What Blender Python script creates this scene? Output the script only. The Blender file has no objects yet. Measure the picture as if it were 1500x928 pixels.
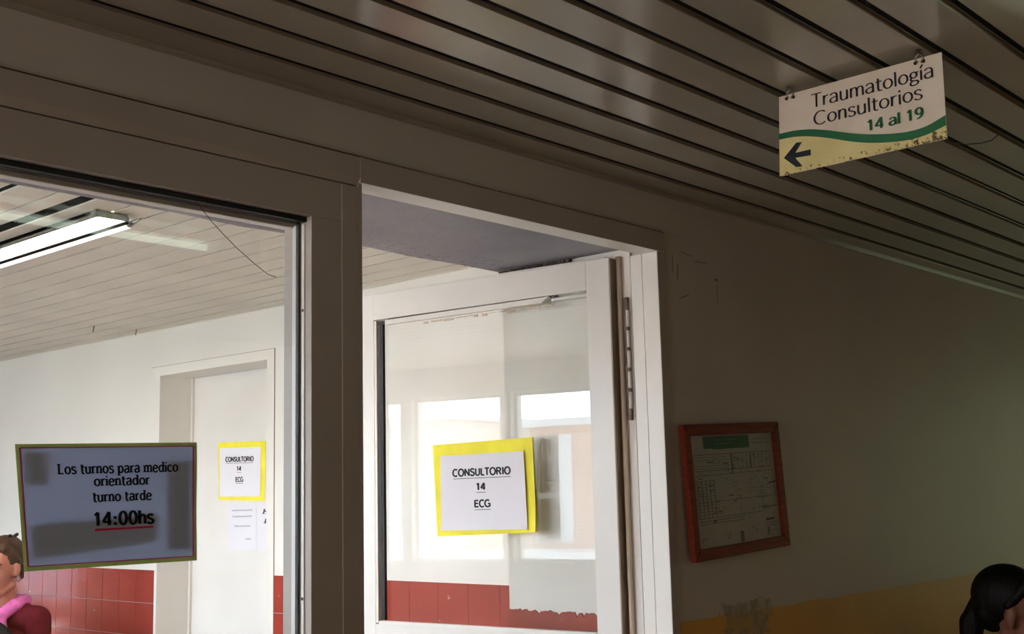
import bpy, bmesh, math, random
from mathutils import Vector, Matrix, noise

sc = bpy.context.scene
COL = sc.collection
PI = math.pi

# ------------------------------------------------------------------ camera
cam_d = bpy.data.cameras.new('camera'); cam = bpy.data.objects.new('camera', cam_d); COL.objects.link(cam)
R_ = Vector((0.670885613779837, -0.741177135397351, -0.023852613848977633))
U_ = Vector((-0.09286970222453333, -0.11588718343361727, 0.9889112277006418))
F_ = Vector((0.7357226031459267, 0.6612311355948086, 0.14657979581163638))
M = Matrix((R_, U_, -F_)).transposed().to_4x4()
M.translation = Vector((0, -1.8, 1.5))
cam.matrix_world = M
cam_d.sensor_width = 36; cam_d.lens = 1762.1 / 1500 * 36
cam_d.clip_start = 0.05; cam_d.clip_end = 200
sc.camera = cam

# ------------------------------------------------------------------ sky, sun, fill lights, exposure
SKY = 28.0; SUN = 30.0; HALL_LEFT = 40.0; HALL_RIGHT = 5.0; TUBE = 42.0; HALL_TUBE = 4.0
w = bpy.data.worlds.new('World'); sc.world = w; w.use_nodes = True
bg = w.node_tree.nodes['Background']; bg.inputs[0].default_value = (0.70, 0.84, 1.0, 1); bg.inputs[1].default_value = SKY
sd = bpy.data.lights.new('sun', 'SUN'); sd.energy = SUN; sd.angle = math.radians(1.0); sd.color = (1.0, 0.98, 0.95)
so = bpy.data.objects.new('sun', sd); COL.objects.link(so)
so.rotation_euler = Vector((0.35, -0.45, -0.82)).to_track_quat('-Z', 'Y').to_euler()

def area(name, loc, direction, sx, sy, power, color, portal=False):
    d = bpy.data.lights.new(name, 'AREA'); d.shape = 'RECTANGLE'; d.size = sx; d.size_y = sy; d.energy = power; d.color = color
    if portal: d.cycles.is_portal = True
    o = bpy.data.objects.new(name, d); COL.objects.link(o); o.location = loc
    o.rotation_euler = Vector(direction).to_track_quat('-Z', 'Z').to_euler()
    return o
# portals guide the sky through the window openings of the corridor
area('window_portal', (-1.62, 3.4, 1.62), (1, 0, 0), 5.6, 1.3, 1, (1, 1, 1), True)
# area lights added before the solid hall end walls in place of windows
area('hall_end_fill', (-2.93, -0.75, 1.55), (1, 0.0, 0.08), 1.0, 1.0, HALL_LEFT, (1.0, 0.87, 0.81))
area('hall_end_fill', (6.93, -1.05, 1.40), (-1, 0.05, -0.05), 1.3, 1.2, HALL_RIGHT, (0.83, 1.0, 0.62))

sc.view_settings.view_transform = 'Standard'; sc.view_settings.look = 'None'
sc.view_settings.exposure = 0.0; sc.view_settings.gamma = 1.0; sc.view_settings.use_curve_mapping = False
sc.cycles.max_bounces = 14; sc.cycles.transparent_max_bounces = 24; sc.cycles.diffuse_bounces = 7
sc.cycles.caustics_reflective = False; sc.cycles.caustics_refractive = False
sc.cycles.sample_clamp_indirect = 6.0
sc.cycles.use_denoising = True

# ------------------------------------------------------------------ materials
def lin(c): return tuple(((x / 12.92) if x <= 0.04045 else ((x + 0.055) / 1.055) ** 2.4) for x in [v / 255 for v in c]) + (1,)

class NT:
    def __init__(s, name):
        s.m = bpy.data.materials.new(name); s.m.use_nodes = True; s.t = s.m.node_tree
        s.b = s.t.nodes['Principled BSDF']; s.out = s.t.nodes['Material Output']
    def n(s, ty, **kw):
        x = s.t.nodes.new(ty)
        for k, v in kw.items(): setattr(x, k, v)
        return x
    def l(s, a, b): s.t.links.new(a, b)
    def pos(s): return s.n('ShaderNodeNewGeometry').outputs['Position']
    def noise(s, scale, detail=3, vec=None, rough=0.5):
        x = s.n('ShaderNodeTexNoise'); x.inputs['Scale'].default_value = scale; x.inputs['Detail'].default_value = detail
        x.inputs['Roughness'].default_value = rough
        s.l(vec if vec is not None else s.n('ShaderNodeTexCoord').outputs['Object'], x.inputs['Vector']); return x.outputs['Fac']
    def ramp(s, v, a, b, ca=(0, 0, 0, 1), cb=(1, 1, 1, 1)):
        r = s.n('ShaderNodeValToRGB'); r.color_ramp.elements[0].position = a; r.color_ramp.elements[1].position = b
        r.color_ramp.elements[0].color = ca; r.color_ramp.elements[1].color = cb
        s.l(v, r.inputs[0]); return r.outputs[0]
    def math(s, op, a, b=None, c=None):
        x = s.n('ShaderNodeMath', operation=op)
        for i, v in enumerate((a, b, c)):
            if v is None: continue
            if isinstance(v, (int, float)): x.inputs[i].default_value = v
            else: s.l(v, x.inputs[i])
        return x.outputs[0]
    def mix(s, f, a, b):
        x = s.n('ShaderNodeMix', data_type='RGBA')
        for i, v in ((0, f), (6, a), (7, b)):
            if isinstance(v, (int, float, tuple)): x.inputs[i].default_value = v
            else: s.l(v, x.inputs[i])
        return x.outputs[2]
    def bump(s, h, strength=0.2, dist=0.002):
        x = s.n('ShaderNodeBump'); x.inputs['Strength'].default_value = strength; x.inputs['Distance'].default_value = dist
        s.l(h, x.inputs['Height']); s.l(x.outputs[0], s.b.inputs['Normal'])

def mat(name, rgb, rough=0.5, spec=0.5, metal=0.0, mott=0.06, mscale=3.0, bump=0.0, bscale=150, coat=0.0, bdist=0.001):
    t = NT(name); c = lin(rgb)
    if mott > 0:
        f = t.noise(mscale, 5)
        d = tuple(max(0, x * (1 - 2 * mott)) for x in c[:3]) + (1,); u = tuple(min(1, x * (1 + mott)) for x in c[:3]) + (1,)
        t.l(t.ramp(f, 0.3, 0.7, d, u), t.b.inputs['Base Color'])
    else: t.b.inputs['Base Color'].default_value = c
    t.b.inputs['Roughness'].default_value = rough; t.b.inputs['Specular IOR Level'].default_value = spec
    t.b.inputs['Metallic'].default_value = metal; t.b.inputs['Coat Weight'].default_value = coat
    if bump > 0: t.bump(t.noise(bscale, 4), bump, bdist)
    return t.m

def emis(name, rgb, strength):
    t = NT(name); t.b.inputs['Base Color'].default_value = (0.8, 0.8, 0.8, 1)
    t.b.inputs['Emission Color'].default_value = rgb + (1,); t.b.inputs['Emission Strength'].default_value = strength
    return t.m

def glass_mat(name, tint=(0.99, 0.995, 0.99), refl=1.0):
    t = NT(name); t.t.nodes.remove(t.b)
    tr = t.n('ShaderNodeBsdfTransparent'); tr.inputs[0].default_value = tint + (1,)
    gl = t.n('ShaderNodeBsdfGlossy'); gl.inputs['Roughness'].default_value = 0.004
    fr = t.n('ShaderNodeFresnel'); fr.inputs[0].default_value = 1.5
    # the pane is a solid box: use the outward normal on both faces so each face reflects as glass in air
    geo = t.n('ShaderNodeNewGeometry'); ior = t.n('ShaderNodeMix', data_type='FLOAT')
    t.l(geo.outputs['Backfacing'], ior.inputs[0]); ior.inputs[2].default_value = 1.5; ior.inputs[3].default_value = 1.0 / 1.5 + 0.0
    fr.inputs[0].default_value = 1.5
    t.l(ior.outputs[0], fr.inputs[0])
    f = t.math('MULTIPLY', fr.outputs[0], refl); f = t.math('MINIMUM', f, 1.0)
    mx = t.n('ShaderNodeMixShader'); t.l(f, mx.inputs[0]); t.l(tr.outputs[0], mx.inputs[1]); t.l(gl.outputs[0], mx.inputs[2])
    t.l(mx.outputs[0], t.out.inputs[0]); return t.m

CREAM = (222, 214, 200)
M_door = mat('enamel_cream_door', (230, 226, 221), 0.28, 0.5, mott=0.03, bump=0.35, bscale=90, bdist=0.0008)
M_frame = mat('enamel_cream_frame', (222, 217, 210), 0.33, 0.5, mott=0.04, bump=0.35, bscale=70, bdist=0.0008)
M_frame_hall = mat('enamel_beige_frame', (176, 167, 159), 0.45, 0.4, mott=0.06, mscale=2, bump=0.3, bscale=60, bdist=0.0008)
M_wall_int = mat('corridor_wall_paint', (230, 226, 219), 0.55, 0.4, mott=0.03, mscale=1.5, bump=0.25, bscale=60)
M_black = mat('black_rubber', (22, 22, 22), 0.5, 0.3, mott=0.1)
M_void = mat('ceiling_void_black', (10, 9, 8), 0.9, 0.1, mott=0)
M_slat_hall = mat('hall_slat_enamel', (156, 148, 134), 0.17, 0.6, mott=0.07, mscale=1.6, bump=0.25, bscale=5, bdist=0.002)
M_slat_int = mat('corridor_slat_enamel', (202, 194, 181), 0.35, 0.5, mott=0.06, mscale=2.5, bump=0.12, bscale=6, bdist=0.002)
M_glass = glass_mat('window_glass')
M_glass_door = glass_mat('door_glass')
M_ink = mat('black_ink', (22, 22, 26), 0.6, 0.3, mott=0)
M_ink_grey = mat('faded_ink', (120, 120, 128), 0.7, 0.2, mott=0)
M_paper = mat('white_paper', (232, 229, 236), 0.7, 0.2, mott=0.02, bump=0.2, bscale=20)
M_yellow = mat('yellow_card', (240, 226, 62), 0.65, 0.3, mott=0.06, mscale=12, bump=0.3, bscale=15)
M_steel = mat('zinc_steel', (150, 145, 138), 0.35, 0.5, metal=0.9, mott=0.15, mscale=40)
M_rust = mat('rusted_metal', (78, 52, 36), 0.8, 0.2, mott=0.3, mscale=60)
M_floor = mat('terrazzo_floor', (150, 140, 128), 0.25, 0.5, mott=0.2, mscale=60)
M_bench = mat('varnished_bench_wood', (120, 82, 52), 0.4, 0.4, mott=0.2, mscale=8)
M_concrete = mat('courtyard_concrete', (205, 203, 198), 0.8, 0.2, mott=0.08, mscale=2)
M_pale = mat('pale_render', (214, 204, 190), 0.8, 0.2, mott=0.06)
M_dark = mat('dark_glass', (60, 62, 58), 0.2, 0.5, mott=0.1)
M_white = mat('white_enamel', (235, 235, 235), 0.35, 0.5, mott=0)
M_hinge = mat('chipped_hinge', (112, 92, 76), 0.6, 0.4, mott=0.35, mscale=60, bump=0.6, bscale=120)
M_pipe = mat('enamel_beige_edge', (205, 186, 164), 0.25, 0.5, mott=0.05)
M_edge = mat('edge_shade_and_joint', (150, 132, 116), 0.45, 0.4, mott=0.12, mscale=8)  # shadow of the leaf edge put into the colour; also used for joint lines
M_tube = emis('fluorescent_tube_light', (1.0, 0.95, 0.90), TUBE)
M_tube_hall = emis('hall_tube_light', (0.80, 1.0, 0.82), HALL_TUBE)

def mk_soffit():
    t = NT('soffit_plaster'); t.b.inputs['Roughness'].default_value = 0.7; t.b.inputs['Specular IOR Level'].default_value = 0.25
    p = t.pos(); f = t.ramp(t.noise(2.2, 6, p), 0.3, 0.75, lin((136, 132, 142)), lin((170, 164, 166)))
    sp = t.n('ShaderNodeSeparateXYZ'); t.l(p, sp.inputs[0])
    s = t.ramp(t.noise(38, 6, p, 0.75), 0.56, 0.60)
    edge = t.math('MULTIPLY', s, t.math('SMOOTH_MIN', t.math('MAXIMUM', t.math('MULTIPLY', t.math('SUBTRACT', sp.outputs[1], 0.40), 6.0), 0.0), 1.0, 0.1))
    t.l(t.mix(edge, f, lin((110, 104, 104))), t.b.inputs['Base Color'])
    t.bump(t.noise(16, 7, p, 0.7), 0.9, 0.006); return t.m
M_soffit = mk_soffit()

def mk_hall_wall():
    t = NT('hall_wall_paint'); t.b.inputs['Roughness'].default_value = 0.5; t.b.inputs['Specular IOR Level'].default_value = 0.35
    p = t.pos(); sp = t.n('ShaderNodeSeparateXYZ'); t.l(p, sp.inputs[0])
    cream = t.ramp(t.noise(1.4, 5, p), 0.3, 0.7, lin((184, 177, 170)), lin((198, 191, 184)))
    yel = t.ramp(t.noise(2.5, 5, p), 0.3, 0.7, lin((196, 142, 40)), lin((214, 160, 52)))
    zed = t.math('SUBTRACT', sp.outputs[2], t.math('MULTIPLY_ADD', t.noise(9, 3, p), 0.012, 1.164))
    low = t.math('LESS_THAN', zed, 0.0)
    c = t.mix(low, cream, yel)
    # peeled plaster patch on the top edge of the yellow dado
    dx = t.math('ABSOLUTE', t.math('DIVIDE', t.math('SUBTRACT', sp.outputs[0], 2.94), 0.115))
    dz = t.math('ABSOLUTE', t.math('DIVIDE', t.math('SUBTRACT', sp.outputs[2], 1.150), 0.045))
    m = t.math('MAXIMUM', dx, dz); m = t.math('SUBTRACT', m, t.math('MULTIPLY', t.noise(14, 6, p, 0.7), 2.2))
    peel = t.ramp(m, -0.35, -0.2, (1, 1, 1, 1), (0, 0, 0, 1))
    pc = t.ramp(t.noise(45, 5, p, 0.7), 0.4, 0.62, lin((118, 112, 86)), lin((160, 150, 118)))
    peel = t.math('MULTIPLY', peel, t.math('MULTIPLY_ADD', t.ramp(t.noise(26, 5, p, 0.7), 0.42, 0.58), 0.55, 0.35))
    t.l(t.mix(peel, c, pc), t.b.inputs['Base Color'])
    t.bump(t.noise(45, 5, p), 0.35, 0.002); return t.m
M_wall_hall = mk_hall_wall()

def mk_red():
    t = NT('red_dado_paint'); t.b.inputs['Roughness'].default_value = 0.07; t.b.inputs['Specular IOR Level'].default_value = 0.5
    p = t.pos(); base = t.ramp(t.noise(3, 5, p), 0.3, 0.7, lin((140, 54, 46)), lin((160, 64, 56)))
    chips = t.ramp(t.noise(26, 3, p, 0.6), 0.715, 0.735)
    t.l(t.mix(chips, base, lin((215, 205, 196))), t.b.inputs['Base Color'])
    t.bump(t.noise(6, 2, p), 0.06, 0.003); return t.m
M_red = mk_red()

def mk_wood(name, a, b):
    t = NT(name); t.b.inputs['Roughness'].default_value = 0.55; t.b.inputs['Specular IOR Level'].default_value = 0.15
    tc = t.n('ShaderNodeTexCoord'); mp = t.n('ShaderNodeMapping'); t.l(tc.outputs['Object'], mp.inputs[0]); mp.inputs['Scale'].default_value = (4, 30, 30)
    t.l(t.ramp(t.noise(4, 6, mp.outputs[0]), 0.3, 0.7, lin(a), lin(b)), t.b.inputs['Base Color']); return t.m
M_wood = mk_wood('reddish_frame_wood', (112, 44, 28), (144, 62, 40))

def mk_sign():
    t = NT('sign_enamel'); t.b.inputs['Roughness'].default_value = 0.4
    tc = t.n('ShaderNodeTexCoord').outputs['Object']
    sp = t.n('ShaderNodeSeparateXYZ'); t.l(tc, sp.inputs[0])
    c = t.ramp(t.noise(12, 4, tc), 0.3, 0.7, lin((222, 204, 186)), lin((236, 220, 204)))
    n1 = t.noise(95, 5, tc, 0.7)
    edge = t.math('MULTIPLY_ADD', sp.outputs[2], -6.0, -0.34)      # only near the lower edge
    rust = t.ramp(t.math('ADD', n1, t.math('MINIMUM', edge, 0.14)), 0.66, 0.70)
    t.l(t.mix(rust, c, lin((92, 62, 30))), t.b.inputs['Base Color']); return t.m
M_sign = mk_sign()
M_sign_low = mat('sign_cream_paint', (222, 204, 140), 0.4, 0.4, mott=0.1, mscale=20)
M_green = mat('sign_green_paint', (24, 98, 56), 0.4, 0.4, mott=0.05)
M_navy = mat('sign_navy_paint', (24, 28, 40), 0.4, 0.4, mott=0)

def mk_translucent(name, rgb, tw=0.5):
    t = NT(name); t.t.nodes.remove(t.b)
    d = t.n('ShaderNodeBsdfDiffuse'); d.inputs[0].default_value = lin(rgb)
    tr = t.n('ShaderNodeBsdfTranslucent'); tr.inputs[0].default_value = lin(rgb)
    mx = t.n('ShaderNodeMixShader'); mx.inputs[0].default_value = tw
    t.l(d.outputs[0], mx.inputs[1]); t.l(tr.outputs[0], mx.inputs[2]); t.l(mx.outputs[0], t.out.inputs[0]); return t.m
M_note = mk_translucent('thin_lilac_paper', (206, 218, 240), 0.38)
M_note_b = mk_translucent('thin_green_card', (146, 156, 88), 0.22)
M_tape = mk_translucent('brown_backing_paper', (150, 140, 130), 0.3)
M_magenta = mk_translucent('magenta_marker', (214, 70, 160), .3)
M_pinkred = mk_translucent('red_marker', (236, 70, 110), .3)

# ------------------------------------------------------------------ helpers
def tag(o, label=None, cat=None, group=None, kind=None):
    if label: o['label'] = label
    if cat: o['category'] = cat
    if group: o['group'] = group
    if kind: o['kind'] = kind
    return o
def empty(name, loc=(0, 0, 0), rz=0.0, rot=None):
    o = bpy.data.objects.new(name, None); COL.objects.link(o); o.location = loc
    o.rotation_euler = rot if rot else (0, 0, rz); o.empty_display_size = 0.05; return o
def obj(name, bm, m, parent=None, smooth=False, loc=None):
    me = bpy.data.meshes.new(name); bmesh.ops.recalc_face_normals(bm, faces=bm.faces); bm.to_mesh(me); bm.free()
    for mm in (m if isinstance(m, (list, tuple)) else [m]): me.materials.append(mm)
    if smooth:
        for p in me.polygons: p.use_smooth = True
    o = bpy.data.objects.new(name, me); COL.objects.link(o)
    if parent: o.parent = parent
    if loc: o.location = loc
    return o
def box(bm, x0, x1, y0, y1, z0, z1, bev=0.0, T=None):
    r = bmesh.ops.create_cube(bm, size=1)
    vs = r['verts']
    bmesh.ops.scale(bm, vec=(x1 - x0, y1 - y0, z1 - z0), verts=vs)
    bmesh.ops.translate(bm, vec=((x0 + x1) / 2, (y0 + y1) / 2, (z0 + z1) / 2), verts=vs)
    if bev > 0:
        es = list({e for v in vs for e in v.link_edges})
        rr = bmesh.ops.bevel(bm, geom=es, offset=bev, segments=2, affect='EDGES', profile=0.6)
        vs = list({v for f in rr['faces'] for v in f.verts} | {v for v in vs if v.is_valid})
    if T is not None: bmesh.ops.transform(bm, matrix=T, verts=[v for v in vs if v.is_valid])
    return vs
def boxes(name, lst, m, parent=None, bev=0.0):
    bm = bmesh.new()
    for b in lst: box(bm, *b, bev=bev)
    return obj(name, bm, m, parent)
def tube(bm, pts, r, seg=8, r2=None, caps=True):
    pts = [Vector(p) for p in pts]; n = len(pts); rings = []
    prev = None
    for i, p in enumerate(pts):
        d = (pts[min(i + 1, n - 1)] - pts[max(i - 1, 0)]).normalized()
        a = prev if prev is not None else (Vector((0, 0, 1)) if abs(d.z) < 0.9 else Vector((1, 0, 0)))
        u = (a - d * a.dot(d)).normalized(); prev = u; v = d.cross(u)
        rr = r if r2 is None else r + (r2 - r) * i / (n - 1)
        rings.append([bm.verts.new(p + (u * math.cos(t) + v * math.sin(t)) * rr) for t in [2 * PI * k / seg for k in range(seg)]])
    for a, b in zip(rings, rings[1:]):
        for k in range(seg): bm.faces.new((a[k], a[(k + 1) % seg], b[(k + 1) % seg], b[k]))
    if caps: bm.faces.new(rings[0]); bm.faces.new(rings[-1])
def tube_obj(name, pts, r, m, parent=None, seg=8):
    bm = bmesh.new(); tube(bm, pts, r, seg); return obj(name, bm, m, parent, smooth=True)
def struct(o, label, cat): return tag(o, label, cat, kind='structure')

# ------------------------------------------------------------------ lettering: a small stroke font
def _ell(cx, cy, rx, ry, a0=0, a1=360, n=28):
    return [(cx + rx * math.cos(math.radians(a0 + (a1 - a0) * i / n)), cy + ry * math.sin(math.radians(a0 + (a1 - a0) * i / n))) for i in range(n + 1)]
GL = {
 'T': (.54, ['M0 .7L.52 .7', 'M.26 .7L.26 0']), 'L': (.50, ['M.1 .72L.1 0', 'M.1 .03L.46 .03']),
 'C': (.66, [('e', .37, .36, .31, .35, 48, 312)]), 'O': (.76, [('e', .38, .36, .31, .35)]),
 'N': (.68, ['M.1 0L.1 .72', 'M.1 .7L.57 .02', 'M.57 0L.57 .72']),
 'S': (.56, ['M.48 .58C.4 .75 .08 .74 .09 .54C.1 .33 .49 .42 .49 .19C.49 -.04 .1 -.03 .05 .16']),
 'U': (.66, ['M.1 .72L.1 .28', 'M.1 .28C.1 -.07 .56 -.07 .56 .28', 'M.56 .28L.56 .72']),
 'R': (.66, ['M.1 0L.1 .72', 'M.1 .68L.34 .68C.58 .68 .58 .36 .34 .36L.1 .36', 'M.34 .36L.56 .0']),
 'I': (.24, ['M.12 0L.12 .72']), 'E': (.60, ['M.1 0L.1 .72', 'M.1 .68L.52 .68', 'M.1 .38L.48 .38', 'M.1 .035L.54 .035']),
 'G': (.72, [('e', .37, .36, .31, .35, 48, 330), 'M.64 .02L.64 .36', 'M.42 .34L.66 .34']),
 'H': (.68, ['M.1 0L.1 .72', 'M.57 0L.57 .72', 'M.1 .38L.57 .38']),
 'r': (.35, ['M.09 .5L.09 0', 'M.09 .3C.12 .43 .18 .5 .32 .47']),
 'a': (.48, ['M.07 .41C.12 .53 .38 .56 .38 .34L.38 0', 'M.38 .29C.12 .28 .05 .22 .06 .13C.07 -.03 .3 -.02 .38 .12']),
 'u': (.50, ['M.09 .5L.09 .18', 'M.09 .18C.09 -.06 .36 -.04 .4 .16', 'M.4 .5L.4 0']),
 'm': (.76, ['M.09 .5L.09 0', 'M.09 .3C.12 .54 .37 .56 .37 .32', 'M.37 .32L.37 0', 'M.37 .3C.4 .54 .66 .56 .66 .32', 'M.66 .32L.66 0']),
 'n': (.49, ['M.09 .5L.09 0', 'M.09 .3C.12 .54 .39 .57 .39 .32', 'M.39 .32L.39 0']),
 'h': (.49, ['M.09 .74L.09 0', 'M.09 .3C.12 .54 .39 .57 .39 .32', 'M.39 .32L.39 0']),
 't': (.34, ['M.14 .64L.14 .16', 'M.14 .16C.14 -.04 .26 -.02 .31 .03', 'M.03 .47L.31 .47']),
 'o': (.51, [('e', .255, .25, .19, .235)]), 'l': (.19, ['M.09 .74L.09 0']),
 'i': (.19, ['M.09 .5L.09 0', 'M.09 .62L.09 .71']), 'í': (.19, ['M.09 .5L.09 0', 'M.06 .59L.17 .76']),
 's': (.41, ['M.34 .42C.27 .53 .06 .52 .07 .38C.08 .24 .35 .28 .35 .13C.35 -.03 .1 -.03 .05 .09']),
 'g': (.46, [('e', .21, .34, .14, .145), 'M.13 .22C.03 .14 .08 .07 .2 .06C.42 .05 .44 -.04 .38 -.11C.3 -.21 .06 -.2 .06 -.09C.06 -.03 .1 .01 .17 .06', 'M.3 .44L.43 .47']),
 'p': (.52, ['M.09 .5L.09 -.2', ('e', .27, .25, .17, .235)]), 'd': (.52, ['M.42 .74L.42 0', ('e', .24, .25, .17, .235)]),
 'e': (.49, ['M.07 .27L.42 .27', 'M.42 .27C.42 .57 .07 .58 .065 .25C.06 -.06 .34 -.05 .42 .1']),
 'c': (.46, [('e', .26, .25, .19, .235, 45, 315)]),
 '1': (.50, ['M.1 .57C.2 .62 .24 .66 .27 .72', 'M.27 .72L.27 0']), '4': (.52, ['M.36 0L.36 .72', 'M.36 .71L.04 .2', 'M.03 .19L.48 .19']),
 '9': (.52, [('e', .25, .50, .17, .205), 'M.42 .5C.44 .2 .34 .04 .12 .02']), '0': (.54, [('e', .27, .36, .18, .345)]),
 ':': (.32, ['M.16 .0L.16 .15', 'M.16 .33L.16 .48']), ' ': (.26, []),
}
def _path(s):
    import re
    tok = re.findall(r'[MLC]|-?\d*\.?\d+', s); i = 0; cur = None; out = []; c = None
    while i < len(tok):
        if tok[i] in 'MLC': c = tok[i]; i += 1
        if c == 'M': cur = (float(tok[i]), float(tok[i + 1])); out = [cur]; i += 2
        elif c == 'L': cur = (float(tok[i]), float(tok[i + 1])); out.append(cur); i += 2
        else:
            p = [cur] + [(float(tok[i + k]), float(tok[i + k + 1])) for k in (0, 2, 4)]; i += 6
            for k in range(1, 13):
                t = k / 12; u = 1 - t
                out.append(tuple(u**3 * p[0][j] + 3 * u*u*t * p[1][j] + 3 * u*t*t * p[2][j] + t**3 * p[3][j] for j in (0, 1)))
            cur = p[3]
    return out
def strokes(text, wv, wh, serif=0.0, slant=0.0, track=0.0):
    """quads of the text in em units, baseline 0; returns (quads, width)"""
    quads = []; x = 0
    def add(pts):
        n = len(pts)
        if n < 2: return
        closed = math.dist(pts[0], pts[-1]) < 1e-6
        L, Rr = [], []
        for i, p in enumerate(pts):
            a = pts[i - 1] if i > 0 else (pts[-2] if closed else pts[0]); b = pts[i + 1] if i < n - 1 else (pts[1] if closed else pts[-1])
            dx, dy = b[0] - a[0], b[1] - a[1]; d = math.hypot(dx, dy) or 1; dx /= d; dy /= d
            wd = (wh + (wv - wh) * dy * dy) / 2
            L.append((p[0] - dy * wd, p[1] + dx * wd)); Rr.append((p[0] + dy * wd, p[1] - dx * wd))
        for i in range(n - 1): quads.append([(q[0] + x, q[1]) for q in (L[i], L[i + 1], Rr[i + 1], Rr[i])])
    for ch in text:
        adv, st = GL[ch]
        for s in st:
            if isinstance(s, tuple): add(_ell(*s[1:])); continue
            p = _path(s); add(p)
            if serif > 0 and abs(p[0][0] - p[1][0]) < 1e-6 and len(p) == 2 and abs(p[0][1] - p[1][1]) > 0.2:
                X = p[0][0]; top, bot = max(p[0][1], p[1][1]), min(p[0][1], p[1][1]); e = wv * 0.82
                if bot <= 0: quads.append([(X - e + x, bot), (X + e + x, bot), (X + e + x, bot + serif), (X - e + x, bot + serif)])
                if top >= 0.5:
                    r = e if ch in 'LI' else wv / 2
                    quads.append([(X - e + x, top - serif), (X + r + x, top - serif), (X + r + x, top), (X - e + x, top)])
        x += adv + track
    if slant: quads = [[(a + b * slant, b) for a, b in q] for q in quads]
    return quads, x
def lettering(name, text, P, u0, u1, v, capu_h, wv, wh, m, parent, serif=0, slant=0, h=0.0011, v1=None, cap=.72, track=0.0):
    """P(u,v,h)->3D, v down. capu_h: cap height in v units."""
    q, W = strokes(text, wv, wh, serif, slant, track); bm = bmesh.new(); su = (u1 - u0) / W; sv = capu_h / cap
    for i, quad in enumerate(q):
        vs = []
        for a, b in quad:
            uu = u0 + a * su; vb = v if v1 is None else v + (v1 - v) * (a / W)
            vs.append(bm.verts.new(P(uu, vb - b * sv, h)))
        try: bm.faces.new(vs)
        except ValueError: pass
    return obj(name, bm, m, parent)
def flat(name, P, uv, m, parent, h=0.0008, n=1):
    bm = bmesh.new(); bm.faces.new([bm.verts.new(P(u, v, h)) for u, v in uv]); return obj(name, bm, m, parent)
def quadmap(TL, TR, BR, BL, nrm, curl=None):
    TL, TR, BR, BL, nrm = map(Vector, (TL, TR, BR, BL, nrm))
    def P(u, v, h=0):
        p = (TL * (1 - u) + TR * u) * (1 - v) + (BL * (1 - u) + BR * u) * v
        return p + nrm * (h + (curl(u, v) if curl else 0))
    return P
def sheet(name, P, m, parent, h0=0.0, h1=0.0005, nu=10, nv=10, skip=None):
    bm = bmesh.new(); g = [[[bm.verts.new(P(i / nu, j / nv, h)) for i in range(nu + 1)] for j in range(nv + 1)] for h in (h0, h1)]
    for k in (0, 1):
        for j in range(nv):
            for i in range(nu): bm.faces.new((g[k][j][i], g[k][j][i + 1], g[k][j + 1][i + 1], g[k][j + 1][i]))
    for i in range(nu):
        for j in (0, nv): bm.faces.new((g[0][j][i], g[0][j][i + 1], g[1][j][i + 1], g[1][j][i]))
    for j in range(nv):
        for i in (0, nu): bm.faces.new((g[0][j][i], g[0][j + 1][i], g[1][j + 1][i], g[1][j][i]))
    return obj(name, bm, m, parent, smooth=False)
def line(P, u0, v0, u1, v1, w, bm, h=0.0008):
    d = Vector((u1 - u0, v1 - v0)); d = d.normalized() * w / 2; nx, ny = -d.y, d.x
    bm.faces.new([bm.verts.new(P(*q, h)) for q in ((u0 + nx, v0 + ny), (u1 + nx, v1 + ny), (u1 - nx, v1 - ny), (u0 - nx, v0 - ny))])

# ================================================================== STRUCTURE
X1 = 3.38; XL = -1.5; HC = 2.29; IC = 2.40; YEND = 16.0
struct(boxes('floor', [(-3.2, 7.2, -3.4, .3, -0.1, 0)], M_floor), 'speckled grey terrazzo floor of the hall', 'floor')
struct(boxes('floor', [(XL - .15, 3.7, .3, 16.2, -0.1, 0)], mat('pale_tile_floor', (206, 204, 200), 0.25, 0.5, mott=0.08, mscale=30)), 'pale polished floor of the corridor', 'floor')
# hall shell
struct(boxes('wall_right', [(2.606, 7.2, 0.0, 0.1, 0, HC + 0.3), (2.6, 7.2, 0.1, 0.565, 0, HC + 0.3)], [M_wall_hall]),
       'dark cream hall wall with peeling yellow painted dado', 'wall')
wf = struct(boxes('wall_front', [(-3.2, 2.606, 0.0, 0.1, 2.182, HC + 0.3), (-3.2, -0.6, 0, 0.2, 0, 2.182), (-0.6, 1.548, 0.0, 0.2, 0, 0.98)], M_wall_hall),
       'plain plaster band of hall wall above window and doorway', 'wall')
struct(boxes('wall_back', [(-3.2, 7.2, -3.4, -3.2, 0, HC + 0.3)], M_wall_hall), 'cream hall wall behind the viewer', 'wall')
struct(boxes('wall_left', [(-3.2, -3.0, -3.2, 0, 0, HC + .3)], M_wall_hall), 'far end wall of the hall', 'wall')
struct(boxes('wall_end', [(7.0, 7.2, -3.2, 0, 0, HC + .3)], M_wall_hall), 'end wall of the hall', 'wall')
# beam over window and doorway (corridor side), pier
bm = bmesh.new(); box(bm, -3.2, 2.6, 0.057, 0.565, 2.155, IC + 0.2)
# uneven plaster along the far lower edge
bmesh.ops.subdivide_edges(bm, edges=bm.edges[:], cuts=30, use_grid_fill=True)
for v in bm.verts:
    if v.co.z < 2.16 and v.co.y > 0.5: v.co.z += 0.006 * noise.noise(v.co * 9); v.co.y += 0.008 * noise.noise(v.co * 7 + Vector((3, 1, 2)))
struct(obj('wall_lintel', bm, M_soffit), 'grey scuffed plaster soffit over the open doorway', 'lintel')
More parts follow.
